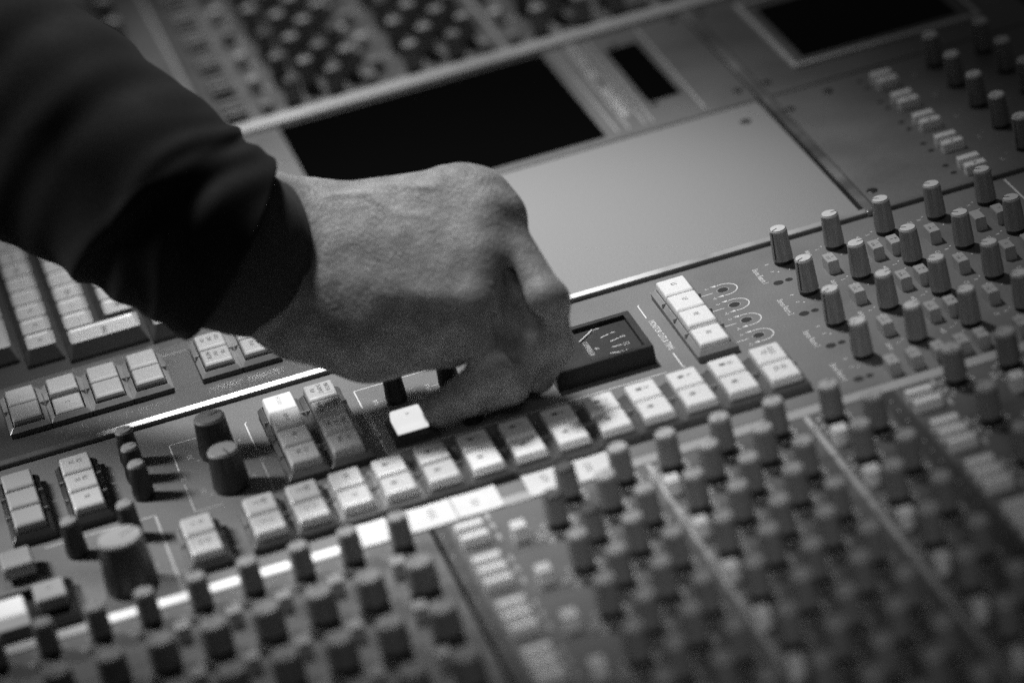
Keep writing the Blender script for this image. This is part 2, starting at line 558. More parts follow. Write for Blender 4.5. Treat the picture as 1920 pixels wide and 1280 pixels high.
push_button(-173, -127, master, text=('SLS', 'TO'), th=2.2, M=CAPG)

# master mode buttons, two columns of four
bezel(-126.5, -106.3, -81.5, -1, master, M=BEZD, Mb=BEZ, posts=(-21.5, -40.5, -59.5))
bezel(-106.1, -86, -81.5, -1, master, M=BEZD, Mb=BEZ, posts=(-21.5, -40.5, -59.5))
for k, t in enumerate((('RECORD',), ('REPLAY',), ('MIX',), ('VCA', 'REV'))):
    push_button(-116.2, -11.4 - 19.2 * k, master, h=9.4, text=t, th=2.1, M=CAPLIT if k == 0 else CAPG, ink=GREYP if k == 0 else INK,
                label='push button glowing brighter than its neighbours' if k == 0 else None)
for k, t in enumerate((('MASTER', 'CH INPUT', 'FLIP'), ("VCA'S", 'TO', 'MONITOR'), ('SUB', 'TO', 'MIX'), ('VCA', 'NULL'))):
    push_button(-96.2, -11.4 - 19.2 * k, master, h=9.4, text=t, th=2.1, M=CAPG)

# left button columns
for xc, tt, Mc in ((-243.4, (), CAPDIM), (-215.4, (('SLS', 'LS'), ('SLS', 'TB'), ('TB',)), CAPG)):
    bezel(xc - 10.2, xc + 10.2, -63.5, -1.2, master, M=BEZD, Mb=BEZD, posts=(-21.4, -41))
    for k in range(3):
        push_button(xc, -11.6 - 19.4 * k, master, text=tt[k] if tt else (), th=2.4, M=Mc)

# lit compressor button and compressor knobs
bezel(-74.5, -53, -74.5, -50.5, master, M=BEZD, Mb=BEZD)
push_button(-64.6, -62.6, master, h=9, l=18.5, text=('IN',), th=1.9, M=GLOW, label='compressor push button glowing white under the fingertip')
for x, y, kd, a in ((-63.6, -27, 'black', 100), (-37.6, -27, 'black', 40), (-12, -29, 'black', 60), (-36.5, -69.5, 'black', 130), (-9, -50, 'big', 95)):
    knob(kd, x, y, master, a)
# talkback and cue knobs on the left
for x, y, a in ((-190, -11, 10), (-190.2, -30, 5), (-190, -49, 15), (-201, -85.5, 20), (-227, -86, 20)):
    knob('black', x, y, master, a)
knob('big', -151, -28, master, 25)
knob('big', -151, -65, master, -75)
knob('huge', -208.5, -131, master, 30)
push_button(-263, -133, master, M=CAPLIT, text=(), label='large glowing white push button at the near left corner')
push_button(-244, -127, master, M=CAPDIM, text=('B',), th=2.2)
bezel(-283, -233, -149, -112, master, M=BEZD, Mb=BEZD)
push_button(-254, -88, master, M=CAPDIM, text=())

# ---- VU meter
V = MB()
x0, x1, y0, y1, hz = 6, 54, -66.6, -22.6, 9.6
wx0, wx1, wy0, wy1 = 24.5, 50.6, -63.2, -26.2
V.loft([(x0, x1, y0, y1, 0, .5, BLACK), (x0, x1, y0, y1, hz - .5, .5, BLACK), (x0 + .4, x1 - .4, y0 + .4, y1 - .4, hz, .5, BLACK),
        (wx0, wx1, wy0, wy1, hz, .4, BLACK), (wx0 + .2, wx1 - .2, wy0 + .2, wy1 - .2, hz - 2.3, .4, BLACK)], cap=False)
vu = V.build('vu_meter', console)
D = MB()
zd = hz - 2.2
D.rect(wx0 + .2, wx1 - .2, wy0 + .2, wy1 - .2, zd, DIAL)
D.line([(wx0 + .6, wy1 - .6), (wx0 + .6, wy0 + .6)], .35, zd + .05, GREYP)
for xa, ya, xb, yb, t in ((30.6, -32.5, 34.2, -29.6, '0'), (35.5, -38.6, 39.7, -37.2, '4'), (38.4, -45.4, 42.7, -44.2, '8'), (37.6, -51.5, 42.2, -51.8, '12'), (35.2, -57.4, 39.6, -58.8, '20')):
    D.line([(xa, ya), (xb, yb)], .75, zd + .05, WHITE)
    l_ = math.hypot(xb - xa, yb - ya)
    D.text(t, xb + (xb - xa) / l_ * 2.1, yb + (yb - ya) / l_ * 2.1, zd + .05, 2.8, WHITE)
D.text('COMPRESSION', 27.3, -46.5, zd + .05, 2.4, WHITE, 0.7)
D.text('dB', 30.8, -48.5, zd + .05, 2.0, WHITE)
D.build('meter_dial', vu)
N_ = MB()
N_.box(0, 12.8, -.32, .32, 0, .3, NEEDLE)
N_.build('needle', vu, (24.9, -38.4, zd + .6), 45)
G_ = MB()
G_.rect(wx0 + .2, wx1 - .2, wy0 + .2, wy1 - .2, hz - .9, GLASS)
G_.build('glass_pane', vu)
sc_ = MB()
sc_.lathe(0, 0, [(1.9, 0, BLACK), (1.9, .3, BLACK), (1.5, .6, BLACK), (0, .65, BLACK)], seg=24)
sc_.box(-1.5, 1.5, -.25, .25, .6, .72, GREYP)
sc_.build('adjusting_screw', vu, (14.6, -44.5, hz), 35)

# ---- trim rails between the plates
def trim(name, x0, x1, y0, y1, z, ch_front=True):
    b = MB()
    if ch_front:     # front chamfer leans a little toward the near side
        vs = [(x, y, zz) for x in (x0, x1) for y, zz in ((y0, -1), (y0, z - 1.3), (y0 + .4, z - .9), (y1 - .2, z + .2), (y1, z), (y1, -1))]
        n = 6
        b.add(vs, [(i, i + 1, n + i + 1, n + i) for i in range(5)][0:2], TRIMD)
        b.add(vs, [(i, n + i, n + i + 1, i + 1) for i in range(2, 5)], METAL)
        b.add(vs, [tuple(range(n)), tuple(range(2 * n - 1, n - 1, -1))], TRIMD)
        me = b
    else:
        b.box(x0, x1, y0, y1, -1, z, METAL)
    o = b.build(name, console)
    bm = bmesh.new()
    bm.from_mesh(o.data)
    bmesh.ops.recalc_face_normals(bm, faces=bm.faces)
    bm.to_mesh(o.data)
    bm.free()
    return o


trim('metal_trim', -330, 189.0, 22.2, 25.2, 3.2)
TV = MB()
TV.loft([(189.2, 194.2, 21.8, 345.5, -1, .2, METAL), (189.2, 194.2, 21.8, 345.5, 2.6, .2, METAL), (189.7, 193.7, 22.3, 345, 3.0, .2, METAL)])
TV.build('metal_trim', console)
TL = MB()
TL.loft([(-89.6, -85.2, 26.2, 345.5, -1, .2, METAL), (-89.6, -85.2, 26.2, 345.5, 2.4, .2, METAL), (-89.2, -85.6, 26.6, 345, 2.7, .2, METAL)])
TL.build('metal_trim', console)
PF = MB()
PF.loft([(194.9, 350, 21.9, 23.9, -1, .2, TRIMD), (194.9, 350, 21.9, 23.9, 2.1, .2, TRIMD), (194.9, 350, 22.4, 23.9, 2.5, .2, PLATE)])
PF.build('plate_edge', console)

# ---- plates behind the rail
def plate(name, x0, x1, y0, y1, M, z=Z2, r=.6):
    b = MB()
    b.loft([(x0, x1, y0, y1, -6, r, TRIMD), (x0, x1, y0, y1, z - .4, r, TRIMD), (x0 + .4, x1 - .4, y0 + .4, y1 - .4, z, r, M)])
    return b


UND = MB()
UND.box(-330, 360, 21.8, 347, -12, -2, HOLE)
UND.build('chassis', console)
blank = plate('blank_plate', -84.2, 187.0, 27.2, 194.2, LIGHT).build('blank_plate', console)
screw(173.2, 171.5, blank, Z2, 3.0)
screw(-70, 178, blank, Z2, 3.0)
screw(173, 42, blank, Z2, 3.0) if False else None

sp = plate('screen_plate', -84.2, 188.4, 196.0, 346.4, PLATE)
z = Z2 + PR
for x in (112, 118.5, 127.5, 132):
    sp.line([(x, 344), (x, 206)], .9, z, GREYP)
sp.line([(161, 344), (160.5, 204)], 1.2, z, GREYP)
sp.text('Solid State Logic', 122.6, 316, z, 5.2, WHITE, 1.25)
sp.text('SuperAnalogue', 122.8, 247, z, 6.4, WHITE, 0.85)
screen_plate = sp.build('screen_plate', console)


def display(x0, x1, y0, y1, parent, z=Z2, rim=False):
    b = MB()
    if rim:
        b.loft([(x0 - 9, x1 + 9, y0 - 12, y1 + 11, z, 1, TRIMD), (x0 - 9, x1 + 9, y0 - 12, y1 + 11, z + 1.6, 1, RAIL),
                (x0 - 6.6, x1 + 6.6, y0 - 9, y1 + 8, z + 1.6, 1, RAIL), (x0 - 6.6, x1 + 6.6, y0 - 9, y1 + 8, z + .7, 1, PLATE), (x0, x1, y0, y1, z + .3, .5, PLATE)], cap=False)
    b.rect(x0, x1, y0, y1, z + .35, SCREEN)
    return b.build('display_screen', parent)


display(-49, 105, 203.6, 343.5, screen_plate)
display(137, 155.5, 233, 321, screen_plate)
for x, y in ((182, 214), (182, 339)):
    screw(x, y, screen_plate, Z2, 2.8)
for x, y in ((139, 228), (143, 326)):
    screw(x, y, screen_plate, Z2, 2.0)

rp = plate('right_screen_plate', 195, 350, 195.8, 346.4, PLATE)
rp.line([(332, 240), (350, 240)], .8, Z2 + PR, GREYP)
rsp = rp.build('screen_plate', console)
display(226, 316, 233.5, 321, rsp, rim=True)
for x, y in ((196.8, 214), (197, 338)):
    screw(x + 1.5, y, rsp, Z2, 2.8)

cp = plate('control_plate', 195, 350, 24.4, 194.0, PLATE)
z = Z2 + PR
for k in range(5):
    y = 174.5 - 32.8 * k
    cp.text('aux', 267, y - 5, z, 2.6, GREYP, 0.8)
    cp.text('0', 270.6, y + .5, z, 1.8, GREYP)
    cp.text('1', 275.5, y - 9, z, 1.6, GREYP)
    cp.text('-', 270, y - 12, z, 1.6, GREYP)
    cp.text('dB', 292, y - 7, z, 2.0, GREYP)
    cp.text('0', 296, y - 1, z, 1.8, GREYP)
    for x, yy in ((241, y - 4.5), (240.5, y + 6)):
        cp.disc(x, yy, z, 1.7, HOLE)
        cp.rect(x - .2, x + .2, yy - 1, yy + 1, z + .03, STEEL)
cplate = cp.build('control_plate', console)
for k in range(5):
    y = 174.5 - 32.8 * k
    for x in (280.6, 308.6):
        if in_view(x, y):
            knob('plate', x, y, cplate, -150 + random.uniform(-12, 12), Z2)
    for dy in (0.5, -9.5):
        if in_view(250.5, y + dy):
            square_button(250.6, y + dy - 1, cplate, '■' if dy < 0 else None, Z2, CAPW, 11.0, 5.2, 5.0)
for x, y in ((197.6, 171), (222, 180), (199.8, 45)):
    screw(x, y, cplate, Z2, 2.9)

# ---- keyboard section
kp = plate('keyboard_plate', -330, -91.2, 26.2, 346.4, KPLATE)
kp.line([(-262, 91), (-241, 91)], .4, Z2 + PR, GREYP)
kp.line([(-160, 91), (-146, 91)], .4, Z2 + PR, GREYP)
for x in (-220, -199, -178):
    kp.line([(x - .6, 91), (x + .6, 91)], .4, Z2 + PR, GREYP)
kplate = kp.build('keyboard_plate', console)
screw(-96.3, 44.2, kplate, Z2, 2.8, False)
screw(-300, 44.2, kplate, Z2, 2.8, False)
for i, xc in enumerate((-230.2, -209.6, -189.2, -168.8)):
    bezel(xc - 10.15, xc + 10.15, 46.6, 89.2, kplate, Z2, 4.6, BEZ, BEZM, posts=(68.4,))
    hi = (7.6, 7.6, 7.4, 8.2)[i]
    push_button(xc, 77.8, kplate, Z2, h=hi, text=(), M=CAPY)
    push_button(xc, 58.8, kplate, Z2, h=hi if i != 1 else 5.2, M=CAPY, text=('C',) if i == 1 else (), th=2.2)
for i, xc in enumerate((-134.4, -114.4)):
    bezel(xc - 9.95, xc + 9.95, 46.6, 89.2, kplate, Z2, 4.6, BEZ, BEZM, posts=(68.4,))
    push_button(xc, 77.8, kplate, Z2, h=7.6, M=CAPY, text=(('SOLO', 'LINK', 'ON'), ('SOLO', 'ON'))[i], th=2.1)
    push_button(xc, 58.8, kplate, Z2, h=7.6, M=CAPY, text=(('MIX', 'PLAY', 'MASTER'), ('GRP', 'SOLO'))[i], th=2.1)


def key(x, y, parent, w=19.6, l=18.2, text='', h=9.5):
    b = MB()
    hw, hl = w / 2, l / 2
    b.loft([(-hw, hw, -hl, hl, 0, .8, KEYS), (-hw + .2, hw - .2, -hl + .2, hl - .2, 2, .8, KEYS), (-hw + 2.6, hw - 2.6, -hl + 3.0, hl - 1.2, (h - .4, h + 1.0), 1.6, KEYS),
            (-hw + 3.1, hw - 3.1, -hl + 3.7, hl - 1.7, (h - .2, h + 1.1), 1.6, KEYM), (-hw + 4.4, hw - 4.4, -hl + 5.2, hl - 3, (h - .7, h + .5), 1.6, KEYM)], n=4, smooth=False)
    if text:
        b.text(text, 0, 1.4, h + .25, 2.3, INK, 0.75)
    return b.build('key', parent, (x, y, Z2))


KB = MB()
KB.loft([(-282, -136, 107.5, 330, Z2 - 1, 2, KEYS), (-282, -136, 107.5, 330, Z2 + .1, 2, HOLE)])
kb = KB.build('keyboard', console)
cols = ((-212.6, 129.5, ['F3', 'F2', 'F1', '/', '*', 'HOLD', 'DEF', 'ABC', '8', '9']), (-191.6, 141, ['*', 'J', 'TAB', 'L', 'K', 'U', 'I', 'O', '7']),
        (-170.6, 145.5, ['RET', 'DEL', 'P', 'U', 'Y', 'T', '6', '5']), (-149.6, 117, ['GO', 'R', 'E', 'W', 'Q', '4', '3', '2', '1']))
for x, y0_, tx in cols:
    for i, t in enumerate(tx):
        y = y0_ + 19.1 * i
        if y < 318 and in_view(x, y):
            key(x, y, kb, text=t)
key(-180.8, 121.6, kb, w=41, text='RELEASE')
for i in range(6):
    if in_view(-234.5, 146 + 38 * i):
        key(-234.5, 150 + 38 * i, kb, l=37)
        key(-256, 150 + 38 * i, kb, l=37)

# ---- strip of label tape that runs under the channel knobs
LS = MB()
LS.box(-330, 340, -150.4, -149.5, -8, .4, TRIMD)
LS.box(-330, 340, -158.4, -150.5, -8, .3, STRIPW)
LS.build('label_strip', console)
for i, x in enumerate((-216.6, -193.6, -171.2, -148.4, -125.4)):  # glowing pads added as glints on the white strip, not indicators
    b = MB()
    b.loft([(x - 7.4, x + 7.4, -157.6, -151.0, .31, 1, STRIPGLINT), (x - 7.4, x + 7.4, -157.6, -151.0, .9, 1, STRIPGLINT), (x - 7, x + 7, -157.2, -151.4, 1.2, 1, STRIPGLINT)])
    o = b.build('label_glint', console)

# ---- channel strips
PITCH = 43.0


def channel(yk, upper=False):
    b = MB()
    dark = upper
    y1_, y0_ = yk + 9.8, yk - 32.9
    b.loft([(-330, 340, y0_, y1_, -8, .1, TRIMD), (-330, 340, y0_, y1_, -.2, .1, TRIMD), (-329.8, 339.8, y0_ + .2, y1_ - .2, 0, .1, STRIP)])
    zp = .06
    if not upper:
        kn0 = (-274, -251, -228, -206, -183, -160, -137, -115, -92.5, -16, 9, 31, 56, 81, 107, 165, 190.5, 216, 242, 268)
        kn1 = (-27, -2.6, 44.5, 69.5, 120.5, 203, 229)
        sq = (-195, -172, -150, -127, -99, -44.5, 25.5, 103, 186)
        wh = (-63, 146)
        whd = (6, -4.5, -15.5)
        stripes = ((-78, 1.9), (22.5, 2.2), (96.5, 2.4), (-50.5, .0))
    else:
        kn0 = (-110, -33, -8, 38, 63.5, 114, 139.5, 160, 190, 215, 240)
        kn1 = (-20, 4.5, 51, 74.5, 128, 158)
        sq = (-49, 12.5, 20, 80.5, 97.5)
        wh = (-67, 172)
        whd = (21, 11, 2)
        stripes = ((-84.5, 2.0), (91.5, 1.8), (124, 1.8), (186, 1.5))
    for x, w in stripes:
        if w:
            b.rect(x - w / 2, x + w / 2, y0_ + .4, y1_ - .4, zp, GREYP)
    for x in wh:
        b.rect(x - 16, x - 7.6, y0_ + .4, y1_ - .4, zp, DARKP)
        for dy in whd:
            b.rect(x + 9.5, x + 11, yk + dy - 3, yk + dy + 3, zp, GREYP)
        if not upper:
            for dy in (0, -10, -21):
                b.disc(x - 12, yk + dy, zp + .04, 1.8, HOLE, 14)
                b.disc(x - 12, yk + dy, zp + .06, .7, GREYP, 8)
    for x, dy in [(x, 0) for x in kn0] + [(x, -21 if not upper else 20.5) for x in kn1]:
        yy = yk + dy
        for j in range(11):
            a = math.radians(30 + 30 * j)
            b.disc(x - 7.4 * math.cos(a), yy + 7.4 * math.sin(a), zp, .75 if x > -80 else .5, WHITE if x > -80 else GREYP, 8)
        b.text(random.choice(('dB', 'Hz', 'kHz', 'pan', 'gain', 'freq')), x - 9.5, yy - 4.5, zp, 3.4 if x > -80 else 2.4, WHITE if x > -80 else GREYP, .9)
        b.text(random.choice(('0', '12', '15', '20')), x - 6.0, yy - 10.5, zp, 3.0 if x > -80 else 2.2, WHITE if x > -80 else GREYP, .9)
    o = b.build('channel_strip', console)
    zz = 17
    for x in kn0:
        if in_view(x, yk, zz):
            kd = 'channel'
            if upper:
                kd = random.choice(('channel', 'channel', 'channel_black', 'channel_dark'))
            if not upper and x < -80:
                kd = 'channel_black' if yk > -180 else 'channel_big'
            if not upper and x == -16 and yk > -220:
                kd = 'channel_dark'
            knob(kd, x, yk, o, random.choice((-150, 150, 100, 60, -100, 170)) + random.uniform(-15, 15))
    for x in kn1:
        dy = -21 if not upper else 20.5
        if in_view(x, yk + dy, zz):
            knob('channel_dark' if (not upper and x == -27 and yk > -180) or (upper and random.random() < .3) else 'channel', x, yk + dy, o, random.choice((-150, 150, 100, 60)) + random.uniform(-15, 15))
    for x in sq:
        dy = -22 if not upper else (-1 if x not in (20,) else 19)
        if in_view(x, yk + dy):
            square_button(x, yk + dy, o, random.choice(('IN', 'Q', 'x3')) if not upper else None, 0, CAPW if (x > -80 and not upper) or (upper and random.random() < .4) else CAPDIM, 6.4, 7.4, 7.2)
    for x in wh:
        for j, dy in enumerate(whd):
            if yk > -170 and not upper and j == 0:
                continue
            if in_view(x, yk + dy):
                square_button(x, yk + dy, o, None, 0, CAPDIM if upper else CAPW, 12.5, 4.6, 4.8)
    return o


for k in range(7):
    channel(-168.5 - PITCH * k)

# ---- rail and channel strips behind the screen
UR = MB()
vs = [(x, y, zz) for x in (-72, 360) for y, zz in ((347.2, -8), (347.2, 3.0), (348.2, 4.2), (355, 5.6), (357.5, 5.4), (358, -8))]
UR.add(vs, [(i, 6 + i, 7 + i, i + 1) for i in range(5)], RAIL)
UR.add(vs, [tuple(range(6)), tuple(range(11, 5, -1))], RAIL)
UR.build('metal_trim', console)
for j in range(7):
    channel(396 - 20.5 + 42.0 * j if False else 375.5 + 43.0 * j + 0.0, True) if False else channel(396.5 + 42.9 * j - 21, True)

# ---- loose paper labels lying along the strip
def paper(x0, x1, y0, y1, lines, label, rz=0, curl=.5):
    b = MB()
    n = 6
    vs, fs = [], []
    for j in range(2):
        for i in range(n + 1):
            t = i / n
            vs.append((x0 + (x1 - x0) * t, (y0, y1)[j], .55 + curl * (2 * t - 1) ** 2 * .5 + (0.25 if j else 0)))
    fs = [(i, i + 1, n + 2 + i, n + 1 + i) for i in range(n)]
    b.add(vs, fs, PAPER)
    b.add([(x, y, z_ - .12) for x, y, z_ in vs], [f[::-1] for f in fs], PAPER)
    for t, x, y in lines:
        b.text(t, x, y, 1.15, 3.4, PAPERG, .8)
    o = b.build('paper_label', None)
    o['label'] = label
    o['category'] = 'paper label'
    o['group'] = 'paper labels along the channel strips'
    return o


paper(-108, -94.5, -158.6, -136.6, [], 'blank white paper label, leftmost one below the paired push buttons')
paper(-86, -64.8, -158.8, -137.2, [('KICK', -75, -147)], 'wide handwritten white paper label second from left, its right edge meeting the next label')
paper(-64.3, -43.5, -158.4, -137.0, [('OH', -55, -148)], 'handwritten white paper label butted against the right end of the wide label')
paper(-31, -14, -158.2, -136.8, [('GTR', -22, -145)], 'narrow white paper label between two black-capped knobs, below the hand')
paper(-8, 9, -158.4, -137.4, [('VOX', -2, -147)], 'rightmost white paper label, just right of the narrow one')

# ------------------------------------------------------------------ person: arm and hand as one surface
def smin(a, b, k):
    h = np.clip(0.5 + 0.5 * (b - a) / k, 0, 1)
    return b * (1 - h) + a * h - k * h * (1 - h)


lo = np.array([-190., -150., 0.])
hi = np.array([40., 50., 200.])
step = 1.25
dims = np.ceil((hi - lo) / step).astype(int) + 1
gx, gy, gz = [(lo[i] + step * np.arange(dims[i])).astype(np.float32) for i in range(3)]
GX, GY, GZ = np.meshgrid(gx, gy, gz, indexing='ij')


def cap(a, b, ra, rb):
    a = np.array(a, np.float32)
    b = np.array(b, np.float32)
    ab = b - a
    t = ((GX - a[0]) * ab[0] + (GY - a[1]) * ab[1] + (GZ - a[2]) * ab[2]) / float(ab @ ab)
    t = np.clip(t, 0, 1)
    d = np.sqrt((GX - a[0] - t * ab[0]) ** 2 + (GY - a[1] - t * ab[1]) ** 2 + (GZ - a[2] - t * ab[2]) ** 2)
    return d - (ra + (rb - ra) * t)


def chain(pts, rad, k=3.0):
    d = None
    for i in range(len(pts) - 1):
        c = cap(pts[i], pts[i + 1], rad[i], rad[i + 1])
        d = c if d is None else smin(d, c, k)
    return d


MCP = {'pinky': (-27.4, -80.4, 57.9), 'ring': (-14.6, -63.5, 71.6), 'middle': (-3.7, -46.6, 84.4), 'index': (-13.6, -29.7, 93.2)}
WR, WC, WU = (-81.3, -5.2, 92.2), (-93.1, -21.0, 80.5), (-105.9, -37.9, 69.8)
palm = None
for a, bpt, ra, rb in ((WU, MCP['pinky'], 15, 12), (WC, MCP['ring'], 15, 12), (WC, MCP['middle'], 15, 12), (WR, MCP['index'], 15, 12),
                       ((-101.0, -44.8, 58.1), (-73.2, -56.0, 49.0), 16, 18),
                       ((-73.2, -56.0, 49.0), (-39.2, -73.3, 47.0), 18, 15),
                       ((-83.3, -5.1, 79.4), (-39.3, -20.5, 66.9), 16, 15),
                       ((-73.3, -31.1, 70.9), (-27.5, -54.4, 67.1), 19, 15),
                       ((-73.3, -17.2, 76.7), (-23.6, -38.5, 74.9), 18, 14),
                       (MCP['pinky'], MCP['ring'], 10.5, 11), (MCP['ring'], MCP['middle'], 11, 11), (MCP['middle'], MCP['index'], 11, 11)):
    c = cap(a, bpt, ra, rb)
    palm = c if palm is None else smin(palm, c, 12)
for a, bpt, ra, rb in ((WR, (-114.7, -7.3, 112.9), 16, 20), (WC, (-126.5, -23.3, 110.1), 20, 25), (WU, (-134.3, -37.2, 99.3), 18, 21), ((-126.5, -23.3, 110.1), (-161.5, -2.0, 138.3), 28, 32)):
    palm = smin(palm, cap(a, bpt, ra, rb), 12)
# flat, slightly tapering back of the hand
P0 = (np.array(WR) + np.array(WU)) / 2
P1 = sum(np.array(MCP[k]) for k in MCP) / 4
AL = (P1 - P0) / np.linalg.norm(P1 - P0)
AW = np.array(MCP['index']) - np.array(MCP['pinky'])
AW = AW - AL * (AW @ AL)
AW /= np.linalg.norm(AW)
AN = np.cross(AL, AW)
if AN[2] < 0:
    AN = -AN
HL = np.linalg.norm(P1 - P0) / 2
CX, CY, CZ = [GX - ((P0 + P1) / 2)[0], GY - ((P0 + P1) / 2)[1], GZ - ((P0 + P1) / 2)[2]]
qu = CX * AL[0] + CY * AL[1] + CZ * AL[2]
qv = CX * AW[0] + CY * AW[1] + CZ * AW[2]
qn = CX * AN[0] + CY * AN[1] + CZ * AN[2]
tt = np.clip((qu + HL) / (2 * HL), 0, 1)
qn = qn - (1.5 - 0.0022 * qv * qv)                 # the back is gently arched across its width
hwid = 15 + 12 * tt
du = np.maximum(np.abs(qu) - HL, 0)
dv = np.maximum(np.abs(qv) - hwid, 0)
dn = np.maximum(np.abs(qn) - 3, 0)
slab = np.sqrt(du ** 2 + dv ** 2 + dn ** 2) - (13.5 - 1.5 * tt)
palm = smin(palm, slab.astype(np.float32), 9)
fing = {
    'pinky': ([MCP['pinky'], (-25.2, -96.8, 36.7), (-39.0, -91.2, 24.5), (-52.4, -86.2, 18.8)], [10.8, 10.0, 9.4, 8.4]),
    'ring': ([MCP['ring'], (-7.0, -88.5, 38.0), (-20.3, -96.1, 25.5), (-33.8, -89.4, 20.2)], [10.4, 9.2, 8.8, 7.8]),
    'middle': ([MCP['middle'], (4.7, -87.7, 56.3), (3.8, -87.0, 33.8), (-4.7, -83.7, 19.3)], [11.2, 10.4, 9.4, 7.8]),
    'index': ([MCP['index'], (-1.9, -54.0, 69.1), (-0.5, -60.9, 40.2), (-8.0, -62.0, 18.0)], [11, 10.2, 9.2, 7.8]),
    'thumb': ([(-56, -6, 66), (-36, -22, 50), (-26, -36, 33), (-19, -46, 20)], [15, 12.5, 11, 8.5]),
}
F = None
for nme, (pts, rad) in fing.items():
    d = chain(pts, rad, 3.0)
    # knuckle swellings
    if nme != 'ring':
        d = smin(d, cap(pts[1], (pts[1][0] + .1, pts[1][1], pts[1][2]), rad[1] + .3, rad[1] + .3), 4)
    F = d if F is None else smin(F, d, .7)
hand = smin(palm, F, 4)
# grooves between neighbouring fingers
vdir = np.array((-.2, -.85, .48))
for a, b in (('pinky', 'ring'), ('ring', 'middle'), ('middle', 'index')):
    pa, pb = np.array(fing[a][0][:2], float), np.array(fing[b][0][:2], float)
    q0 = (pa[0] * .62 + pa[1] * .38 + pb[0] * .62 + pb[1] * .38) / 2 + vdir * 10.5
    q1 = (pa[1] + pb[1]) / 2 + vdir * 8.0
    g_ = -cap(q0, q1, 1.8, 3.6)
    hand = -smin(-hand, -g_, 4.0)
# knuckle heads, tendons and veins on the back of the hand
nrm = np.array((-.10, -.46, .88))
for nme, rr in (('pinky', 7), ('ring', 7.5), ('middle', 8), ('index', 8)):
    c = np.array(MCP[nme]) + nrm * 6.9
    hand = smin(hand, cap(c, c + (.1, 0, 0), rr, rr), 5)
for a, bpt in ((WU, 'pinky'), (WC, 'ring'), (WC, 'middle'), (WR, 'index')):
    A = np.array(a) + nrm * 13.5
    B = np.array(MCP[bpt]) + nrm * 11.2
    Mi = A * .45 + B * .55 - nrm * .6
    hand = smin(hand, chain([Mi, B], [.8, 1.8], 1), 6)


def on_back(x, y):
    """height of the back of the hand above a point of the desk"""
    col = hand[int(round((x - lo[0]) / step)), int(round((y - lo[1]) / step)), :]
    ins = np.nonzero(col < 0)[0]
    return float(gz[ins[-1]]) if len(ins) else None


for pts in ([(-76, -2), (-58, -14), (-42, -28), (-28, -38)], [(-72, -20), (-56, -26), (-46, -42), (-34, -50)], [(-62, 6), (-46, -6), (-28, -14), (-18, -22)]):
    P3 = [(x, y, on_back(x, y)) for x, y in pts]
    P3 = [(x, y, z_ - .9) for x, y, z_ in P3 if z_ is not None]
    if len(P3) > 1:
        hand = smin(hand, chain(P3, [1.3] * len(P3), 1.5), 2.6)


def surface_nets(v):
    s = v < 0
    nx, ny, nz = [n - 1 for n in v.shape]
    def cor(a, i, j, k):
        return a[i:i + nx, j:j + ny, k:k + nz]
    cnt = sum(cor(s, i, j, k).astype(np.int8) for i in (0, 1) for j in (0, 1) for k in (0, 1))
    mask = (cnt > 0) & (cnt < 8)
    I, J, K = np.nonzero(mask)
    acc = np.zeros((len(I), 3))
    num = np.zeros(len(I))
    for ax in range(3):
        o1, o2 = [a for a in range(3) if a != ax]
        for p in (0, 1):
            for q in (0, 1):
                d0 = [0, 0, 0]
                d0[o1], d0[o2] = p, q
                d1 = list(d0)
                d1[ax] = 1
                v0 = v[I + d0[0], J + d0[1], K + d0[2]]
                v1 = v[I + d1[0], J + d1[1], K + d1[2]]
                cr = (v0 < 0) != (v1 < 0)
                t = np.where(cr, v0 / np.where(cr, v0 - v1, 1), 0)
                pt = np.tile(np.array(d0, float), (len(I), 1))
                pt[:, ax] += t
                acc += pt * cr[:, None]
                num += cr
    vert = np.stack([I, J, K], 1) + acc / num[:, None]
    idx = -np.ones(mask.shape, int)
    idx[mask] = np.arange(len(I))
    faces = []
    for ax in range(3):
        o1, o2 = (ax + 1) % 3, (ax + 2) % 3
        sl0 = [slice(1, -1)] * 3
        sl0[ax] = slice(0, -1)
        sl1 = list(sl0)
        sl1[ax] = slice(1, None)
        a, b_ = s[tuple(sl0)], s[tuple(sl1)]
        for flip, cr in ((False, a & ~b_), (True, ~a & b_)):
            pos = np.stack(np.nonzero(cr), 1)
            pos[:, o1] += 1
            pos[:, o2] += 1
            q = []
            for d1, d2 in ((-1, -1), (0, -1), (0, 0), (-1, 0)):
                pp = pos.copy()
                pp[:, o1] += d1
                pp[:, o2] += d2
                q.append(idx[pp[:, 0], pp[:, 1], pp[:, 2]])
            q = np.stack(q, 1)
            if flip:
                q = q[:, ::-1]
            faces.append(q)
    return vert, np.concatenate(faces)


hv, hf = surface_nets(hand)
hv = lo + hv * step


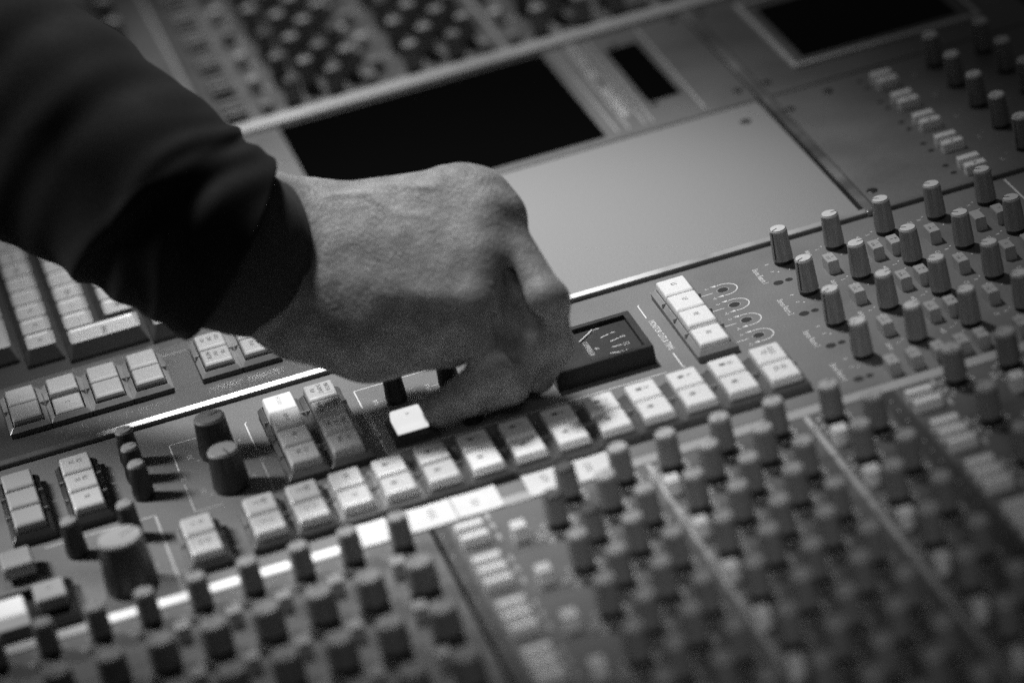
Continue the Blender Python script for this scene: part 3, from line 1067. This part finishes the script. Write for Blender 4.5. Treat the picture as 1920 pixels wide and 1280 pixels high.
def skin_material():
    M = mat('skin', 0.3, 0.55, sss=0.5)
    nt = M.node_tree
    N, L = nt.nodes, nt.links
    p = N['Principled BSDF']
    p.inputs['Specular IOR Level'].default_value = 0.3
    tc = N['Texture Coordinate']
    a = N.new('ShaderNodeTexNoise')
    a.inputs['Scale'].default_value = 95
    a.inputs['Detail'].default_value = 6
    b = N.new('ShaderNodeTexNoise')
    b.inputs['Scale'].default_value = 420
    b.inputs['Detail'].default_value = 4
    L.new(tc.outputs['Object'], a.inputs['Vector'])
    L.new(tc.outputs['Object'], b.inputs['Vector'])
    mr = N.new('ShaderNodeMapRange')
    mr.inputs['From Min'].default_value = .3
    mr.inputs['From Max'].default_value = .7
    mr.inputs['To Min'].default_value = .155
    mr.inputs['To Max'].default_value = .29
    L.new(a.outputs['Fac'], mr.inputs['Value'])
    m2 = N.new('ShaderNodeMapRange')
    m2.inputs['From Min'].default_value = .3
    m2.inputs['From Max'].default_value = .7
    m2.inputs['To Min'].default_value = .88
    m2.inputs['To Max'].default_value = 1.12
    L.new(b.outputs['Fac'], m2.inputs['Value'])
    mu = N.new('ShaderNodeMath')
    mu.operation = 'MULTIPLY'
    L.new(mr.outputs[0], mu.inputs[0])
    L.new(m2.outputs[0], mu.inputs[1])
    cb = N.new('ShaderNodeCombineColor')
    for k in range(3):
        L.new(mu.outputs[0], cb.inputs[k])
    L.new(cb.outputs[0], p.inputs['Base Color'])
    # fine crease pattern
    vo = N.new('ShaderNodeTexVoronoi')
    vo.feature = 'DISTANCE_TO_EDGE'
    vo.inputs['Scale'].default_value = 520
    mp = N.new('ShaderNodeMapping')
    mp.inputs['Scale'].default_value = (1, .55, .7)
    wv = N.new('ShaderNodeTexNoise')
    wv.inputs['Scale'].default_value = 160
    wv.inputs['Detail'].default_value = 5
    L.new(tc.outputs['Object'], mp.inputs['Vector'])
    L.new(mp.outputs[0], vo.inputs['Vector'])
    L.new(tc.outputs['Object'], wv.inputs['Vector'])
    ad = N.new('ShaderNodeMath')
    ad.operation = 'MULTIPLY_ADD'
    ad.inputs[1].default_value = 0.9
    L.new(vo.outputs['Distance'], ad.inputs[0])
    L.new(wv.outputs['Fac'], ad.inputs[2])
    bp = N.new('ShaderNodeBump')
    bp.inputs['Strength'].default_value = 0.6
    bp.inputs['Distance'].default_value = 0.0008
    L.new(ad.outputs[0], bp.inputs['Height'])
    L.new(bp.outputs[0], p.inputs['Normal'])
    return M


SKIN = skin_material()
me = bpy.data.meshes.new('person')
me.from_pydata((hv * S).tolist(), [], hf.tolist())
me.polygons.foreach_set('use_smooth', [True] * len(me.polygons))
me.materials.append(SKIN)
bm = bmesh.new()
bm.from_mesh(me)
for _ in range(3):
    bmesh.ops.smooth_vert(bm, verts=bm.verts, factor=0.5, use_axis_x=True, use_axis_y=True, use_axis_z=True)
bmesh.ops.recalc_face_normals(bm, faces=bm.faces)
bm.to_mesh(me)
bm.free()
person = bpy.data.objects.new('person', me)
COL.objects.link(person)
person['label'] = 'person reaching in from the left in a dark sleeve, right hand turning a control'
person['category'] = 'person'

# nails on the fingertips
# ---- sleeve
SLV = mat('sleeve_cloth', 0.008, 0.85, grain=0.25, gscale=500, smudge=0.2, bump=0.5, bscale=1500, spec=0.15)
CUF = mat('cuff_cloth', 0.034, 0.85, grain=0.2, gscale=600, smudge=0.15, bump=0.5, bscale=1800, spec=0.15)
for M in (SLV, CUF):
    M.node_tree.nodes['Principled BSDF'].inputs['Sheen Weight'].default_value = 0.03
    M.node_tree.nodes['Principled BSDF'].inputs['Sheen Roughness'].default_value = 0.4
NS = 140


def tube(name, secs, M, fold_fn, end_tilt, parent):
    P_ = np.array([q[0] for q in secs], float)
    W_ = np.array([q[1] for q in secs], float)
    T_ = np.array([q[2] for q in secs], float)
    par = np.concatenate([[0], np.cumsum(np.linalg.norm(np.diff(P_, axis=0), axis=1))])
    u = np.linspace(0, par[-1], int(par[-1] / 1.2) + 2)
    C_ = np.stack([np.interp(u, par, P_[:, i]) for i in range(3)], 1)
    Wd = np.interp(u, par, W_)
    Td = np.interp(u, par, T_)
    for _ in range(25):
        for arr in (C_, Wd, Td):
            arr[1:-1] = (arr[:-2] + 2 * arr[1:-1] + arr[2:]) / 4
    wref = np.array((.25, .62, .74))
    sv = []
    for i in range(len(u)):
        t = C_[min(i + 1, len(u) - 1)] - C_[max(i - 1, 0)]
        t /= np.linalg.norm(t)
        w = wref - t * (wref @ t)
        w /= np.linalg.norm(w)
        n = np.cross(t, w)
        if n @ nrm < 0:
            n = -n
        for j in range(NS):
            a = 2 * math.pi * j / NS
            f = fold_fn(u[i], a, par[-1])
            tl = end_tilt * math.cos(a) * max(0, 1 - u[i] / 50)
            sv.append(C_[i] + w * (Wd[i] + f) * math.cos(a) + n * (Td[i] + f) * math.sin(a) - t * tl)
    sf = [(i * NS + j, i * NS + (j + 1) % NS, (i + 1) * NS + (j + 1) % NS, (i + 1) * NS + j) for i in range(len(u) - 1) for j in range(NS)]
    me = bpy.data.meshes.new(name)
    me.from_pydata([tuple(p * S) for p in sv], [], sf)
    me.polygons.foreach_set('use_smooth', [True] * len(me.polygons))
    me.materials.append(M)
    bm = bmesh.new()
    bm.from_mesh(me)
    bmesh.ops.recalc_face_normals(bm, faces=bm.faces)
    bm.to_mesh(me)
    bm.free()
    o = bpy.data.objects.new(name, me)
    COL.objects.link(o)
    o.parent = parent
    so = o.modifiers.new('thick', 'SOLIDIFY')
    so.thickness = 0.0016
    so.offset = -1
    return o


def cuff_fold(s_, a, L_):
    return .5 * math.sin(a * 5 + s_ * .2) + .7 * math.sin(s_ * .17 + 2 * a) - 1.2 * math.exp(-((s_ - 3.5) / 1.2) ** 2) * .5


def sleeve_fold(s_, a, L_):
    k = np.clip(s_ / 25, 0, 1)
    f = .7 * math.sin(s_ * .13 + 1.5 * math.sin(a + .6) + a) * k + .5 * math.sin(s_ * .27 - 2 * a + 1.1) * k
    c1 = 36 - 14 * math.cos(a - .3)
    f += 1.3 * math.exp(-((s_ - c1) / 4.0) ** 2) - 1.0 * math.exp(-((s_ - c1 + 8) / 6) ** 2)
    f += .9 * math.sin(s_ * .42 + 2.2 * math.sin(2 * a + 1) + 1.5 * math.sin(3 * a)) * math.exp(-((s_ - 18) / 22) ** 2)
    f += .8 * math.sin(3 * a + .05 * s_) * k
    f += .5 * math.exp(-(s_ / 4) ** 2) + .8 * np.clip(1 - s_ / 10, 0, 1)
    return f


tube('cuff', [((-101.9, -23.1, 84.5), 35.199999999999996, 28.799999999999997), ((-112.7, -26.1, 92.4), 38.3, 34.8), ((-126.4, -27.3, 102.8), 41.7, 39.8), ((-139.9, -19.7, 115.4), 42.8, 41.8)], CUF, cuff_fold, -5, person)
tube('sleeve', [((-122.5, -27.3, 98.9), 45.2, 43.2), ((-127.4, -26.3, 103.8), 46.2, 45.2), ((-139.9, -18.7, 115.4), 47.7, 47.2), ((-155.4, -5.1, 131.6), 49.3, 49.3), ((-182.7, 27.2, 155.3), 54.5, 54.5), ((-212.2, 56.6, 173.4), 59.7, 59.7), ((-262.0, 100.0, 206.0), 70.0, 70.0), ((-330.0, 140.0, 250.0), 80.0, 80.0)], SLV, sleeve_fold, -3, person)

# ------------------------------------------------------------------ light
w = bpy.data.worlds.new('World')
scene.world = w
w.use_nodes = True
bg = w.node_tree.nodes['Background']
bg.inputs[0].default_value = (1, 1, 1, 1)
bg.inputs[1].default_value = 0.03


def spot(name, loc, target, power, size, blend, radius):
    l = bpy.data.lights.new(name, 'SPOT')
    l.energy = power
    l.spot_size = math.radians(size)
    l.spot_blend = blend
    l.shadow_soft_size = radius * S
    o = bpy.data.objects.new(name, l)
    COL.objects.link(o)
    o.location = [c * S for c in loc]
    d = Vector([(target[i] - loc[i]) for i in range(3)])
    o.rotation_euler = d.to_track_quat('-Z', 'Y').to_euler()
    return o


spot('desk_lamp', (-40, 395, 920), (-34, 42, 0), 54, 38, 1.0, 70)
spot('left_fill', (-560, 170, 430), (-160, -80, 0), 34, 26, 1.0, 90)  # added fill that lifts the arm's shadow on the left controls
spot('right_fill', (-250, -800, 620), (130, -70, 0), 2.6, 14, 1.0, 120)  # added fill for the near sides of the stereo return knobs
spot('front_fill', (-100, -1400, 800), (20, -265, 0), 22, 14, 1.0, 150)  # unseen fill added to brighten the near channel strips
spot('rear_fill', (-60, 950, 700), (0, 400, 0), 16, 36, 1.0, 60)  # extra spot added to brighten the strips behind the screen

# ------------------------------------------------------------------ render settings
scene.view_settings.view_transform = 'Standard'
scene.view_settings.look = 'None'
scene.view_settings.exposure = 0
scene.render.engine = 'CYCLES'
scene.cycles.max_bounces = 6
scene.cycles.use_denoising = False
scene.cycles.use_adaptive_sampling = False
